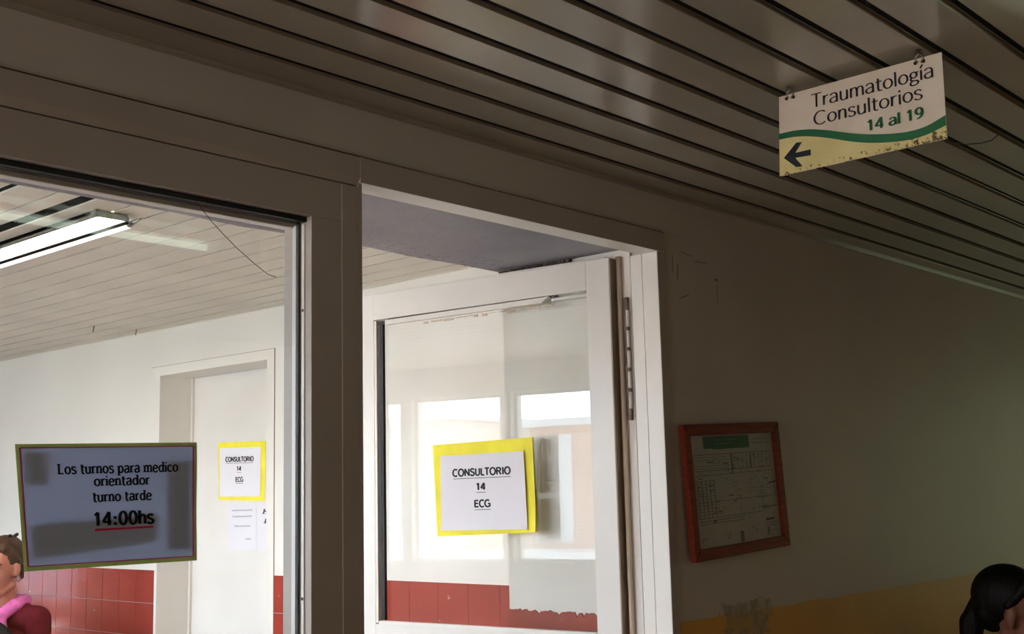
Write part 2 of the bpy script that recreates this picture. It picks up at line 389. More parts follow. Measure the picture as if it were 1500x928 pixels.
# corridor pier face with chipped red dado behind the open door
struct(boxes('wall_pier', [(2.596, 2.6, 0.1, 0.565, 0, 2.155), (2.596, 3.5, .565, .569, 1.172, IC)], M_wall_int), 'cream plaster pier face behind the open door', 'wall')
random.seed(4)
bm = bmesh.new(); y = 0.2
prof = []
while y < 0.565:
    prof.append((y, 1.181 + random.uniform(-0.003, 0.003) + (-0.012 if random.random() < 0.12 else 0))); y += 0.008
prof.append((0.569, 1.181))
for (ya, za), (yb, zb) in zip(prof, prof[1:]):
    for s in (0,):
        a = [bm.verts.new(c) for c in ((2.592, ya, 0), (2.592, yb, 0), (2.592, yb, zb), (2.592, ya, za))]
        b = [bm.verts.new(c) for c in ((2.6, ya, 0), (2.6, yb, 0), (2.6, yb, zb), (2.6, ya, za))]
        bm.faces.new(a); bm.faces.new(b[::-1]); bm.faces.new((a[3], a[2], b[2], b[3]))
bmesh.ops.remove_doubles(bm, verts=bm.verts, dist=1e-5)
struct(obj('trim_1', bm, M_red), 'chipped red dado on the near pier behind the door glass', 'dado')

bm = bmesh.new(); random.seed(17); yy = .30
while yy < .56:
    l = random.uniform(.006, .02); hh = random.uniform(.001, .006)
    box(bm, 2.586 - hh, 2.597, yy, yy + l, 2.150 - hh, 2.1555); yy += l + random.uniform(0, .006)
tag(obj('plaster_crack', bm, mat('crack_grime', (86, 76, 68), .9, .1, mott=.3, mscale=80), bpy.data.objects['wall_lintel']), kind='stuff')
# corridor right wall with door opening Y 2.775..3.69, z<2.153
wr = struct(boxes('wall_corridor', [(X1, X1 + 0.25, .569, 2.775, 0, IC + .2), (X1, X1 + 0.25, 2.775, 3.69, 2.153, IC + .2), (X1, X1 + 0.25, 3.69, YEND, 0, IC + .2)], M_wall_int),
            'bright cream corridor wall with glossy red tile dado', 'wall')
# tiles: 0.165 modules, three visible rows as pieces, rest joined
TS = 0.165
bmt = bmesh.new(); box(bmt, -0.004, 0.0, 0.0008, TS - 0.0008, 0.0008, TS - 0.0008, bev=0.0012)
tile_me = None
def tile_at(y, z):
    global tile_me
    if tile_me is None:
        o = obj('tile', bmt, M_red, wr); tile_me = o.data
    else:
        o = bpy.data.objects.new('tile', tile_me); COL.objects.link(o); o.parent = wr
    o.location = (X1, y, z); return o
rest = bmesh.new()
ys = [2.65 - TS * k for k in range(1, 13)]
ys = [y for y in ys if y > 0.57]
ya = 2.65
spans = [(y, y + TS) for y in ys] + [(2.65, 2.715)]
y = 3.71
while y < 8.6: spans.append((y, y + TS)); y += TS
for (y0, y1) in spans:
    for r in range(3):
        z0 = 1.17 - TS * (r + 1)
        o = tile_at(y0, z0)
        if y1 - y0 < TS - 0.01: o.scale.y = (y1 - y0) / TS
    for r in range(3, 7): box(rest, X1 - 0.004, X1, y0 + .0008, y1 - .0008, 1.17 - TS * (r + 1) + .0008, 1.17 - TS * r - .0008)
while y < 15.8:
    for r in range(0, 7): box(rest, X1 - 0.004, X1, y + .0008, y + TS - .0008, 1.17 - TS * (r + 1) + .0008, 1.17 - TS * r - .0008)
    y += TS
o = obj('lower_tiles', rest, M_red, wr); o['kind'] = 'stuff'
# corridor far end, left window wall
struct(boxes('wall_far', [(XL, X1 + .25, YEND, YEND + .2, 0, IC + .2)], M_wall_int), 'far end wall of the corridor', 'wall')
WINS = [(0.75, 1.42), (1.52, 2.17), (2.265, 2.88), (2.964, 3.70), (3.79, 4.5), (4.6, 5.3), (5.4, 6.1)]  # first two are unseen, added to light the door leaf and soffit
WZ0, WZ1 = 1.06, 2.19
lst = [(XL - .15, XL, .2, WINS[0][0], 0, IC + .2), (XL - .15, XL, WINS[0][0], WINS[-1][1], 0, WZ0), (XL - .15, XL, WINS[0][0], WINS[-1][1], WZ1, IC + .2),
       (XL - .15, XL, WINS[-1][1], 13.6, 0, IC + .2), (XL - .15, XL, 13.6, 15.2, 0, .2), (XL - .15, XL, 13.6, 15.2, 2.1, IC + .2), (XL - .15, XL, 15.2, YEND, 0, IC + .2), (XL - .15, XL, .1, .2, 0, IC + .2)]
for (a, b), (c, d) in zip(WINS, WINS[1:]): lst.append((XL - .15, XL, b, c, WZ0, WZ1))
struct(boxes('wall_corridor_windows', lst, M_wall_int), 'corridor wall with row of courtyard windows', 'wall')
for i, (a, b) in enumerate(WINS):
    e = struct(empty('window_%d' % (i + 2), (XL - .075, a, WZ0)), ['first added', 'second added', 'third', 'fourth', 'fifth', 'sixth', 'seventh'][i] + ' courtyard window of the corridor from the doorway', 'window')
    W, H = b - a, WZ1 - WZ0; f = .022
    fr = boxes('window_frame', [(-.02, .02, 0, W, 0, f), (-.02, .02, 0, W, H - f, H), (-.02, .02, 0, f, f, H - f), (-.02, .02, W - f, W, f, H - f)], M_white, e)
    boxes('glass_pane', [(-.002, .002, f, W - f, f, H - f)], M_glass, e)
e = struct(empty('window_9', (XL - .075, 13.6, .2)), 'tall barred glazed opening at the far end of the corridor', 'window')
boxes('window_frame', [(-.02, .02, 0, 1.6, 0, .03), (-.02, .02, 0, 1.6, 1.87, 1.9), (-.02, .02, 0, .03, 0, 1.9), (-.02, .02, 1.57, 1.6, 0, 1.9), (-.02, .02, .78, .82, 0, 1.9)], M_white, e)
# ---- hall ceiling: pan slats running along the wall
hc = struct(empty('ceiling', (0, 0, HC)), 'low hall ceiling of glossy beige metal slats with black joints', 'ceiling')
boxes('ceiling_void', [(-3.2, 7.2, -3.4, 0, .05, .07)], M_void, hc)
def pan_profile(w, up, fl, drop):
    """cross-section (t across, z up): flat pan w wide, folded side at t=w, stepped flange at t=0 side"""
    r = 0.0008
    return [(-fl, drop), (-0.001, drop), (0.0, drop - 0.001), (0.0005, r), (r, 0), (w - r, 0), (w, r), (w, up)]
def pan(name, prof, length, m, parent, along, loc, th=0.0008):
    bm = bmesh.new()
    pts = [Vector((t, z)) for t, z in prof]
    outer = pts; inner = [p + Vector((0, th)) if i < 6 else p + Vector((-th, 0)) for i, p in enumerate(pts)]
    ring = outer + inner[::-1]; ends = []
    nseg = 1
    for k in range(nseg + 1):
        s = length * k / nseg
        ends.append([bm.verts.new((s, p.x, p.y) if along == 'X' else (p.x, s, p.y)) for p in ring])
    n = len(ring)
    for a, b in zip(ends, ends[1:]):
        for i in range(n): bm.faces.new((a[i], a[(i + 1) % n], b[(i + 1) % n], b[i]))
    o = obj(name, bm, m, parent); o.location = loc; return o
PH = 0.109
prof = pan_profile(PH - 0.024, 0.03, 0.010, 0.010)
base = None
random.seed(2)
for k in range(0, 29):
    loc = (-3.0, -PH * (k + 1) + 0.024 - 0.003, random.uniform(-.0006, .0006))
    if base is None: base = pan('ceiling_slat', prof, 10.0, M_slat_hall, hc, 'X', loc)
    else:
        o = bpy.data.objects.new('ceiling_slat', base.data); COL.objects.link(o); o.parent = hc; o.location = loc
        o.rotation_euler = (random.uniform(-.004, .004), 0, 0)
for k in range(1, 29): boxes('groove_shade', [(-3.0, 7.0, -PH * k - .0035, -PH * k + .0105, .003, .0035)], M_void, hc)  # black strips added to hold the shade of the slat grooves
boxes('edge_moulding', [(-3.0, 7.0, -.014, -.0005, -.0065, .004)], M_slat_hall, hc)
# ---- corridor ceiling: slats running away from the hall
ic = struct(empty('ceiling', (0, 0, IC)), 'corridor ceiling of pale metal slats running away from the doorway', 'ceiling')
boxes('ceiling_void', [(XL, X1, .5, YEND, .07, .09)], M_void, ic)
PI_ = 0.118
profI = pan_profile(PI_ - 0.010, 0.03, 0.0015, 0.008)
profW = pan_profile(PI_ - 0.056, 0.03, 0.0015, 0.010)
profM = pan_profile(PI_ - 0.028, 0.03, 0.0015, 0.008)
g0 = 3.303
b1 = None
k = 0
while g0 - PI_ * k > XL - .1:
    xr = g0 - PI_ * (k - 1)      # right groove of this slat
    xl = g0 - PI_ * k            # left groove line
    loc = (xl + .006, .5, random.uniform(-.0005, .0005))
    if k in (14,):
        pan('ceiling_slat', profW, YEND - .5, M_slat_int, ic, 'Y', (xl + .006, .5, 0))
    elif k in (16, 18):
        pan('ceiling_slat', profM, YEND - .5, M_slat_int, ic, 'Y', (xl + .006, .5, 0))
    elif xr < X1 + .05:
        if b1 is None: b1 = pan('ceiling_slat', profI, YEND - .5, M_slat_int, ic, 'Y', loc)
        else:
            o = bpy.data.objects.new('ceiling_slat', b1.data); COL.objects.link(o); o.parent = ic; o.location = loc
    if xl > XL + .05: boxes('groove_shade', [(xl - .012 if k not in (13, 15, 17) else xl - .05, xl + .0045, .5, YEND, .005, .0055)], M_void, ic)  # black strip as groove shade, wider at the open gaps
    k += 1
boxes('edge_moulding', [(X1 - .010, X1, .57, YEND, -.006, .002)], M_slat_int, ic)

# ---- window_1: partition window with post
w1 = struct(empty('window_1', (0, 0, 0)), 'fixed partition window in beige metal frame left of doorway', 'window')
boxes('window_head', [(-.6, 1.548, 0.0, .085, 2.043, 2.121)], M_frame_hall, w1, bev=.0015)
boxes('window_post', [(1.431, 1.5475, 0.0, .085, .98, 2.043), (1.505, 1.5478, -.0025, .0, .98, 2.120)], M_frame_hall, w1, bev=.0012)
boxes('window_sill', [(-.6, 1.431, -.02, .16, .98, 1.03)], M_frame_hall, w1, bev=.002)
boxes('window_jamb', [(-.6, -.55, 0.0, .085, 1.03, 2.043)], M_frame_hall, w1)
boxes('glass_pane', [(-.55, 1.4295, .028, .032, 1.03, 2.0415)], M_glass, w1)
boxes('rubber_gasket', [(1.4255, 1.431, .0335, .0415, 1.03, 2.038), (-.55, 1.431, .014, .027, 2.033, 2.0425), (-.55, 1.431, .033, .048, 2.034, 2.0425)], M_black, w1, bev=.001)
bm = bmesh.new()
box(bm, 1.4285, 1.431, .0195, .0275, 1.03, 2.03, bev=.0008)
box(bm, 1.4265, 1.431, .0425, .054, 1.03, 2.03, bev=.001)
obj('glazing_bead', bm, M_frame, w1)
bm = bmesh.new(); box(bm, -.55, 1.431, .05, .075, 2.026, 2.043, bev=.002); obj('glazing_bead', bm, M_frame, w1)
for z in (1.86, 1.32): 
    bm = bmesh.new(); bmesh.ops.create_uvsphere(bm, u_segments=8, v_segments=6, radius=.003); obj('bead_screw', bm, M_steel, w1, True, (1.4275, .0235, z))
# ---- trim_2: moulding over window and door frame
t2 = struct(empty('trim_2', (0, 0, 0)), 'beige metal head moulding running over window and doorway', 'moulding')
bm = bmesh.new()
sec = [(-.008, 2.1805), (-.008, 2.138), (.000, 2.1235), (.03, 2.1235), (.03, 2.1805)]
for xa, xb in ((-.6, 1.5475),):
    a = [bm.verts.new((xa, y, z)) for y, z in sec]; b = [bm.verts.new((xb, y, z)) for y, z in sec]; n = len(sec)
    for i in range(n): bm.faces.new((a[i], a[(i + 1) % n], b[(i + 1) % n], b[i]))
    bm.faces.new(a); bm.faces.new(b[::-1])
obj('head_moulding', bm, M_frame_hall, t2)
boxes('paint_joint', [(-.6, 2.606, -.0088, .0, 2.1806, 2.1826)], M_rust, t2)
door_frame = struct(empty('trim_3', (0, 0, 0)), 'beige metal door frame around the open doorway', 'door frame')
boxes('frame_head', [(1.548, 2.606, -.008, .055, 2.128, 2.1805)], M_frame, door_frame, bev=.001)
boxes('frame_jamb', [(2.576, 2.606, -.003, .046, 0, 2.128), (2.5755, 2.606, .0466, .083, 0, 2.128)], M_frame, door_frame, bev=.001)
boxes('frame_jamb', [(1.5478, 1.556, -.001, .085, 0, 2.128)], M_frame, door_frame, bev=.001)
# hall-side faces of head and jamb take the darker beige enamel
boxes('frame_face', [(1.548, 2.606, -.0095, -.0081, 2.1285, 2.1805), (2.5765, 2.606, -.0045, -.0031, 0, 2.128), (1.5478, 1.5565, -.0026, -.0011, 0, 2.128)], M_frame_hall, door_frame)
# wall scars to the right of the door frame
bm = bmesh.new(); random.seed(8)
for (x, z, l, wd, a) in [(2.652, 2.105, .05, .0025, 1.5), (2.675, 2.085, .045, .003, 1.45), (2.79, 2.126, .06, .0022, .05), (2.72, 2.14, .05, .0018, -.1), (2.865, 2.085, .014, .006, -.2), (2.868, 2.045, .05, .0022, 1.6), (2.70, 2.02, .05, .0022, .3)]:
    T = Matrix.Translation((x, -.0004, z)) @ Matrix.Rotation(-a, 4, 'Y')
    box(bm, -l / 2, l / 2, 0, .0006, -wd / 2, wd / 2, T=T)
tag(obj('paint_scar', bm, mat('dark_scar', (120, 112, 96), .8, .2), bpy.data.objects['wall_right']), kind='stuff')

# ---- door_1 : the open glazed leaf, local X = depth, Y = along the leaf
LA = 0.1014
d1 = struct(empty('door_1', (2.56, .139, 0), LA), 'open cream glazed metal door leaf swung into the corridor', 'door')
LW, LZ = 0.965, 2.131
G0, G1, GB, GT = 0.080, 0.868, 1.128, 2.050
leaf = boxes('door_leaf', [(0, .035, .006, G0, .01, LZ), (0, .035, G1, LW, .01, LZ), (0, .035, G0, G1, GT, LZ), (0, .035, G0, G1, .01, GB)], M_door, d1, bev=.0015)
boxes('leaf_edge', [(.0005, .0345, .0025, .0062, .01, LZ - .002)], M_edge, d1)  # browner tone carries the shadow on the hinge edge
boxes('rebate_lip', [(.012, .046, .03, LW + .008, .02, LZ + .010)], M_door, d1) if False else boxes('rebate_lip', [(.022, .034, .03, LW + .008, LZ, LZ + .009)], M_door, d1, bev=.001)
boxes('glass_pane', [(.016, .020, G0 - .004, G1 + .004, GB - .004, GT + .004)], M_glass_door, d1)
boxes('glazing_bead', [(-.002, .010, G1 - .013, G1 - .003, GB + .004, GT - .004)], M_door, d1, bev=.0012)
boxes('glazing_bead', [(-.002, .014, G0 + .002, G1 - .014, GB - .001, GB + .010)], M_door, d1, bev=.0012)
boxes('rubber_gasket', [(.004, .015, G1 - .034, G1 - .020, GB + .012, GT - .014)], M_black, d1, bev=.001)
# upper bead, broken short of the hinge side, with a dark slot above
bm = bmesh.new()
a = [(.205, GT - .003), (G1 - .05, GT - .005), (G1 - .05, GT - .019), (.228, GT - .019)]
for xx in ((-.003, .012),):
    f = [bm.verts.new((xx[0], y, z)) for y, z in a]; g = [bm.verts.new((xx[1], y, z)) for y, z in a]
    bm.faces.new(f); bm.faces.new(g[::-1])
    for i in range(4): bm.faces.new((f[i], f[(i + 1) % 4], g[(i + 1) % 4], g[i]))
obj('glazing_bead', bm, M_door, d1)
boxes('rubber_gasket', [(.004, .014, G1 - .05, G1 - .016, GT - .016, GT - .006), (.008, .014, .18, G1 - .05, GT - .004, GT - .0005)], M_black, d1)
boxes('glazing_bead', [(.006, .014, G0 + .004, .200, GT - .016, GT - .008)], M_door, d1, bev=.001)
# cracked putty line under the top bead
bm = bmesh.new(); random.seed(5); y = .2
while y < .66:
    l = random.uniform(.01, .04); box(bm, .0135, .0158, y, y + l, GT - .024 - random.uniform(0, .006), GT - .0228); y += l + random.uniform(.002, .02)
tag(obj('old_putty', bm, M_pipe, d1), kind='stuff')
# hinge: long rounded rail and chipped knuckles in the gap
tube_obj('edge_rail', [(.027, -.010, .01), (.027, -.010, LZ + .004)], .0075, M_pipe, d1, 12)
hg = boxes('hinge', [(.020, .030, -.036, -.026, 1.69, 2.02)], M_hinge, d1)
for i in range(5):
    z = 1.72 + i * .055
    tube_obj('hinge_knuckle', [(.0235, -.034, z), (.0235, -.034, z + .045)], .0048, M_frame, hg, 10)
boxes('gap_filler', [(.04, .06, -.06, .01, 0, 2.14)], M_edge, d1) if False else None

# ---- door_2 : recessed corridor door
d2 = struct(empty('door_2', (X1, 2.775, 0)), 'closed cream corridor door set back in wall recess', 'door')
boxes('door_leaf', [(.198, .24, .0, .915, .0, 2.150)], M_door, d2)
boxes('door_frame', [(.185, .198, .90, .915, 0, 2.15), (.185, .198, 0, .015, 0, 2.15)], M_wall_int, d2)
random.seed(3)
bm = bmesh.new()
for a in [(-.003, 0, -.055, -.0, 0, 2.20), (-.003, 0, .0, .97, 2.153, 2.20)]: box(bm, *a)
obj('architrave', bm, M_wall_int, d2)
boxes('paint_joint', [(-.0034, -.0005, -.058, -.0548, 0, 2.202), (-.0034, -.0005, -.058, .99, 2.2, 2.202)], M_edge, d2)
dh = boxes('handle_plate', [(.193, .198, .05, .09, .95, 1.15)], M_steel, d2)
tube_obj('lever_handle', [(.195, .07, 1.06), (.15, .07, 1.06), (.148, .18, 1.06)], .008, M_steel, d2)

# ================================================================== COURTYARD
cg = struct(boxes('ground', [(-26, XL - .15, -8, 26, -.12, -.02)], M_concrete), 'pale concrete courtyard outside the corridor windows', 'ground')
def mk_brick():
    t = NT('brick_wall'); p = t.pos(); mp = t.n('ShaderNodeCombineXYZ'); sp = t.n('ShaderNodeSeparateXYZ'); t.l(p, sp.inputs[0])
    t.l(sp.outputs[1], mp.inputs[0]); t.l(sp.outputs[2], mp.inputs[1])
    b = t.n('ShaderNodeTexBrick'); t.l(mp.outputs[0], b.inputs['Vector']); b.inputs['Scale'].default_value = 5
    b.inputs['Color1'].default_value = lin((150, 108, 84)); b.inputs['Color2'].default_value = lin((172, 130, 104)); b.inputs['Mortar'].default_value = lin((222, 214, 200))
    t.l(b.outputs[0], t.b.inputs['Base Color']); t.b.inputs['Roughness'].default_value = .9; return t.m
M_brick = mk_brick()
bb = struct(empty('wall_courtyard', (-9, 0, 0)), 'low brick courtyard building with grilled window', 'building')
boxes('brick_wall', [(-3, 0, 2.0, 6.35, 0, 2.42), (-3, 0, 6.35, 7.0, 0, .86), (-3, 0, 6.35, 7.0, 2.30, 2.42), (-3, 0, 6.93, 7.0, .86, 2.3)], M_brick, bb)
boxes('roof_edge', [(-3.1, .08, 1.9, 7.08, 2.42, 2.52)], M_white, bb)
boxes('window_glass', [(-.3, -.25, 6.35, 6.93, .86, 2.3)], M_dark, bb)
boxes('window_frame', [(-.05, .02, 6.35, 6.55, .86, 2.3), (-.05, .02, 6.88, 6.93, .86, 2.3), (-.05, 0.0, 6.35, 6.93, 1.45, 1.52), (-.05, 0, 6.35, 6.93, .86, .9)], M_white, bb)
gl = [(.03, .04, 6.56 + .045 * i, 6.566 + .045 * i, .86, 2.3) for i in range(8)] + [(.03, .04, 6.55, 6.9, .88 + .06 * i, .886 + .06 * i) for i in range(24)]
boxes('window_grille', gl, M_steel, bb)
boxes('ledge', [(0, .9, 2.0, 7.6, 0, .78)], M_white, bb)
struct(boxes('sky_blocker', [(-3.3, -3.1, 11.5, 19.5, -.02, 4.5)], mat('sky_blocker_grey', (84, 87, 92), .8, .2)), 'unseen grey panel added to block sky outside the far glazed opening', 'wall')  # unseen, added to dim the sky that the red tiles reflect
pb = struct(empty('wall_outbuilding', (-9, 8.2, 0)), 'plain pale rendered courtyard outbuilding', 'building')
boxes('rendered_wall', [(-3, 0, 0, 5, 0, 2.6)], M_pale, pb); boxes('roof_edge', [(-3.1, .1, -.06, 5.1, 2.6, 2.68)], M_white, pb)

# ================================================================== SIGN
SA = 0.0274
dirv = Vector((math.sin(-SA), -math.cos(SA), 0))     # along the sign towards the camera side
KS = 1.0425
def ks(c): return Vector((0, -1.8, 1.5)) + (Vector(c) - Vector((0, -1.8, 1.5))) * KS
SO = ks((2.0, -.862, 2.166))
sg = empty('hanging_sign', SO)
tag(sg, 'rust-edged cream direction sign with green wave hanging from the ceiling', 'sign')
def on_sign(c): return ks(c) - SO
cs = [on_sign(c) for c in ((2.003, -.702, 2.243), (1.994, -1.025, 2.243), (1.994, -1.023, 2.088), (2.003, -.694, 2.088))]
SP = quadmap(*cs, (-1, 0.027, 0))
sheet('sign_plate', SP, M_sign, sg, h0=-.002, h1=0.0, nu=12, nv=6)
wave_t = [(0, .465), (.09, .478), (.18, .495), (.30, .575), (.36, .605), (.45, .665), (.55, .735), (.66, .80), (.78, .828), (.86, .825), (.93, .790), (1, .72)]
wave_t = [(0, .465), (.11, .470), (.22, .51), (.33, .58), (.44, .665), (.55, .735), (.66, .785), (.78, .822), (.88, .815), (.94, .78), (1, .72)]
wave_b = [(0, .537), (.11, .548), (.22, .60), (.33, .675), (.44, .765), (.55, .837), (.66, .885), (.78, .918), (.88, .91), (.94, .885), (1, .84)]
def lerp(tbl, u):
    for (a, p), (b, q) in zip(tbl, tbl[1:]):
        if u <= b + 1e-9:
            t = (u - a) / (b - a); return p + (q - p) * (t)
    return tbl[-1][1]
def smoothl(tbl, u): return (lerp(tbl, max(0, u - .04)) + lerp(tbl, u) * 2 + lerp(tbl, min(1, u + .04))) / 4
def strip(name, fa, fb, m, h, n=40):
    bm = bmesh.new(); A = [bm.verts.new(SP(i / n, fa(i / n), h)) for i in range(n + 1)]; B = [bm.verts.new(SP(i / n, fb(i / n), h)) for i in range(n + 1)]
    for i in range(n): bm.faces.new((A[i], A[i + 1], B[i + 1], B[i]))
    return obj(name, bm, m, sg)
M_low = None
def mk_low():
    t = NT('sign_cream_lower'); t.b.inputs['Roughness'].default_value = 0.4
    tc = t.n('ShaderNodeTexCoord').outputs['Object']; sp = t.n('ShaderNodeSeparateXYZ'); t.l(tc, sp.inputs[0])
    c = t.ramp(t.noise(12, 4, tc), 0.3, 0.7, lin((214, 196, 132)), lin((228, 210, 150)))
    n1 = t.noise(120, 5, tc, 0.7)
    near = t.math('MULTIPLY_ADD', sp.outputs[2], -7.0, -0.42)
    side = t.math('MULTIPLY_ADD', sp.outputs[1], -1.6, -0.10)
    e = t.math('ADD', t.math('MINIMUM', near, 0.12), t.math('MINIMUM', t.math('MAXIMUM', side, -0.02), .08))
    rust = t.ramp(t.math('ADD', n1, e), 0.655, 0.70)
    t.l(t.mix(rust, c, lin((96, 66, 30))), t.b.inputs['Base Color']); return t.m
strip('lower_field', lambda u: smoothl(wave_b, u) - .01, lambda u: .998, mk_low(), .0003)
strip('green_wave', lambda u: smoothl(wave_t, u), lambda u: smoothl(wave_b, u), M_green, .0006)
flat('arrow', SP, [(.03, .783), (.112, .628), (.15, .638), (.105, .752), (.205, .753), (.205, .826), (.105, .814), (.15, .939), (.110, .931)], M_navy, sg, h=.0009)
lettering('lettering', 'Traumatología', SP, .215, .955, .249, .168, .098, .055, M_navy, sg, h=.0009, v1=.262)
lettering('lettering', 'Consultorios', SP, .225, .885, .475, .168, .098, .055, M_navy, sg, h=.0009, v1=.480)
lettering('lettering', '14 al 19', SP, .55, .885, .70, .128, .165, .095, M_green, sg, h=.0009)
for (u, nm) in ((.075, 0), (.875, 1)):
    hk = empty('suspension_hook', SP(u, -.02, 0)); hk.parent = sg
    p = SP(u, 0, 0)
    hk.location = p
    bm = bmesh.new(); bmesh.ops.create_cone(bm, segments=12, radius1=.009, radius2=.006, depth=.003, cap_ends=True, matrix=Matrix.Translation((0, 0, .0135))); 
    obj('ceiling_screw', bm, M_steel, hk)
    tube_obj('hook_wire', [(0, 0, .0135), (0, 0, .008), (0, .006, .004), (0, .008, -.001), (0, .003, -.007)], .0018, M_steel, hk)
    tube_obj('hook_wire', [(-.001, 0, .010), (-.003, -.007, .004), (-.003, -.008, -.003), (-.002, -.003, -.010)], .0018, M_steel, hk)
    for dv in (-.007, .007) :
        bm = bmesh.new(); bmesh.ops.create_uvsphere(bm, u_segments=8, v_segments=6, radius=.0035, matrix=Matrix.Translation((-.0015, dv * 1.1, -.008))); obj('rusty_hole', bm, M_rust, hk)
tag(tube_obj('dangling_wire', [ks((1.994, -1.018, 2.092)), ks((1.992, -1.035, 2.078)), ks((1.99, -1.055, 2.070)), ks((1.988, -1.08, 2.066)), ks((1.985, -1.10, 2.066)), ks((1.983, -1.112, 2.072))], .0009, M_black), 'thin dark wire curling from the lower corner of the hanging sign', 'wire')

# ================================================================== PAPERS
INK = dict(wv=.205, wh=.165)
def consultorio(name, yq, wq, nrm, label, fold=True):
    e = empty(name, yq[3]); tag(e, label, 'notice')
    o = Vector(yq[3]); yq = [Vector(c) - o for c in yq]; wq = [Vector(c) - o for c in wq]
    def curl_y(u, v):
        c = .0006
        if fold: c += .022 * max(0, (u + v - 1.72)) ** 1.1 + .006 * max(0, u - .93) * 10 * v
        return c + .0012 * math.sin(u * 9) * math.sin(v * 7 + 1) * .5 + .0006
    def curl_w(u, v):
        return .0035 + (.010 * max(0, u - .80) ** 1.3 * 3 + .006 * max(0, v - .85) ** 1.2 * 3 if fold else 0)
    Y = quadmap(*yq, nrm, curl_y); Wp = quadmap(*wq, nrm, curl_w)
    sheet('yellow_card', Y, M_yellow, e, nu=16, nv=16); sheet('white_page', Wp, M_paper, e, nu=16, nv=12)
    lettering('lettering', 'CONSULTORIO', Wp, .15, .84, .285, .094, m=M_ink, parent=e, track=.03, **INK)
    lettering('lettering', '14', Wp, .425, .54, .475, .090, m=M_ink, parent=e, **INK)
    lettering('lettering', 'ECG', Wp, .40, .59, .700, .092, m=M_ink, parent=e, **INK)
    for a, b, v in ((.155, .835, .318), (.43, .54, .507), (.405, .59, .733)):
        n = 10; bm = bmesh.new()
        for i in range(n): line(Wp, a + (b - a) * i / n, v, a + (b - a) * (i + 1) / n, v, .007, bm, .0011)
        obj('underline', bm, M_ink, e)
    return e
nd = Vector((-math.cos(LA), -math.sin(LA), 0))
def dp(s, z, d=-0.0): # point on the leaf's glass
    H = Vector((2.56, .139, 0)); return tuple(H + Vector((-math.sin(LA), math.cos(LA), 0)) * s + Vector((math.cos(LA), math.sin(LA), 0)) * .0155 + Vector((0, 0, z)))
consultorio('taped_notice', [dp(.647, 1.653), dp(.283, 1.660), dp(.274, 1.398), dp(.633, 1.386)], [dp(.616, 1.620), dp(.311, 1.622), dp(.303, 1.406), dp(.616, 1.403)],
            nd, 'yellow-bordered room notice taped to the glass of the open door')
XD = X1 + .1975
consultorio('taped_notice', [(XD, 3.454, 1.802), (XD, 3.051, 1.793), (XD, 3.059, 1.503), (XD, 3.442, 1.512)], [(XD, 3.436, 1.773), (XD, 3.089, 1.766), (XD, 3.092, 1.524), (XD, 3.431, 1.530)],
            (-1, 0, 0), 'yellow-bordered room notice on the closed corridor door', fold=False)
# small faded page and bold page below it
e = empty('printed_page', (XD, 3.361, 1.265)); tag(e, 'small faded grey-lettered page under the yellow notice on corridor door', 'notice')
o_ = Vector((XD, 3.361, 1.265)); P = quadmap(*[Vector(c) - o_ for c in ((XD, 3.365, 1.494), (XD, 3.125, 1.494), (XD, 3.122, 1.271), (XD, 3.361, 1.265))], (-1, 0, 0), lambda u, v: .0006)
sheet('white_page', P, M_paper, e)
bm = bmesh.new(); random.seed(11)
for v, a, b, hh in ((.16, .15, .84, .03), (.29, .18, .84, .035), (.50, .25, .80, .03), (.78, .63, .8, .025)):
    u = a
    while u < b:
        l = random.uniform(.018, .035)
        line(P, u, v - random.uniform(0, hh), u + l, v + random.uniform(-hh, hh) * .3, .012, bm); line(P, u, v + hh * .5, u + l * .6, v - hh * .6, .008, bm); u += l + .012
tag(obj('faded_print', bm, M_ink_grey, e), kind='stuff')
e = empty('printed_page', (XD, 3.117, 1.264)); tag(e, 'white page with bold slanted letters half hidden at corridor door jamb', 'notice')
o_ = Vector((XD, 3.117, 1.264)); P = quadmap(*[Vector(c) - o_ for c in ((XD, 3.114, 1.491), (XD, 2.87, 1.491), (XD, 2.873, 1.258), (XD, 3.117, 1.264))], (-1, 0, 0), lambda u, v: .0006)
sheet('white_page', P, M_paper, e)
lettering('lettering', 'HO', P, .17, .50, .22, .10, .2, .15, M_ink, e, slant=.25, serif=.08)
lettering('lettering', 'Ri', P, .22, .44, .42, .10, .2, .15, M_ink, e, slant=.25, serif=.08)

# lilac notice on the partition window
e = empty('window_notice', (1.05, .0275, 1.40)); tag(e, 'lilac green-edged schedule notice taped to the partition window', 'notice')
o_ = Vector((1.05, .0275, 1.40)); cq = [Vector(c) - o_ for c in ((.873, .0275, 1.597), (1.199, .0275, 1.605), (1.202, .0275, 1.402), (.895, .0275, 1.402))]
NP = quadmap(*cq, (0, -1, 0), lambda u, v: .0006 + .003 * max(0, u - .96) * 10 * (.5 + .5 * math.sin(v * 8)))
bm = bmesh.new()
for q in ([(0, 0), (1, 0), (.975, .036), (.024, .036)], [(1, 0), (1, 1), (.975, .96), (.975, .036)], [(1, 1), (0, 1), (.024, .96), (.975, .96)], [(0, 1), (0, 0), (.024, .036), (.024, .96)]):
    for i in range(10):
        t0, t1 = i / 10, (i + 1) / 10
        P4 = [tuple(q[0][k] * (1 - t) + q[1][k] * t for k in (0, 1)) for t in (t0, t1)] + [tuple(q[3][k] * (1 - t) + q[2][k] * t for k in (0, 1)) for t in (t1, t0)]
        bm.faces.new([bm.verts.new(NP(*p, .0003)) for p in P4])
obj('green_border_card', bm, M_note_b, e)
def NPi(u, v, h=0): return NP(.022 + u * .955, .032 + v * .93, h + .0004)
sheet('lilac_page', NPi, M_note, e, h0=0, h1=.0003)
bm = bmesh.new()
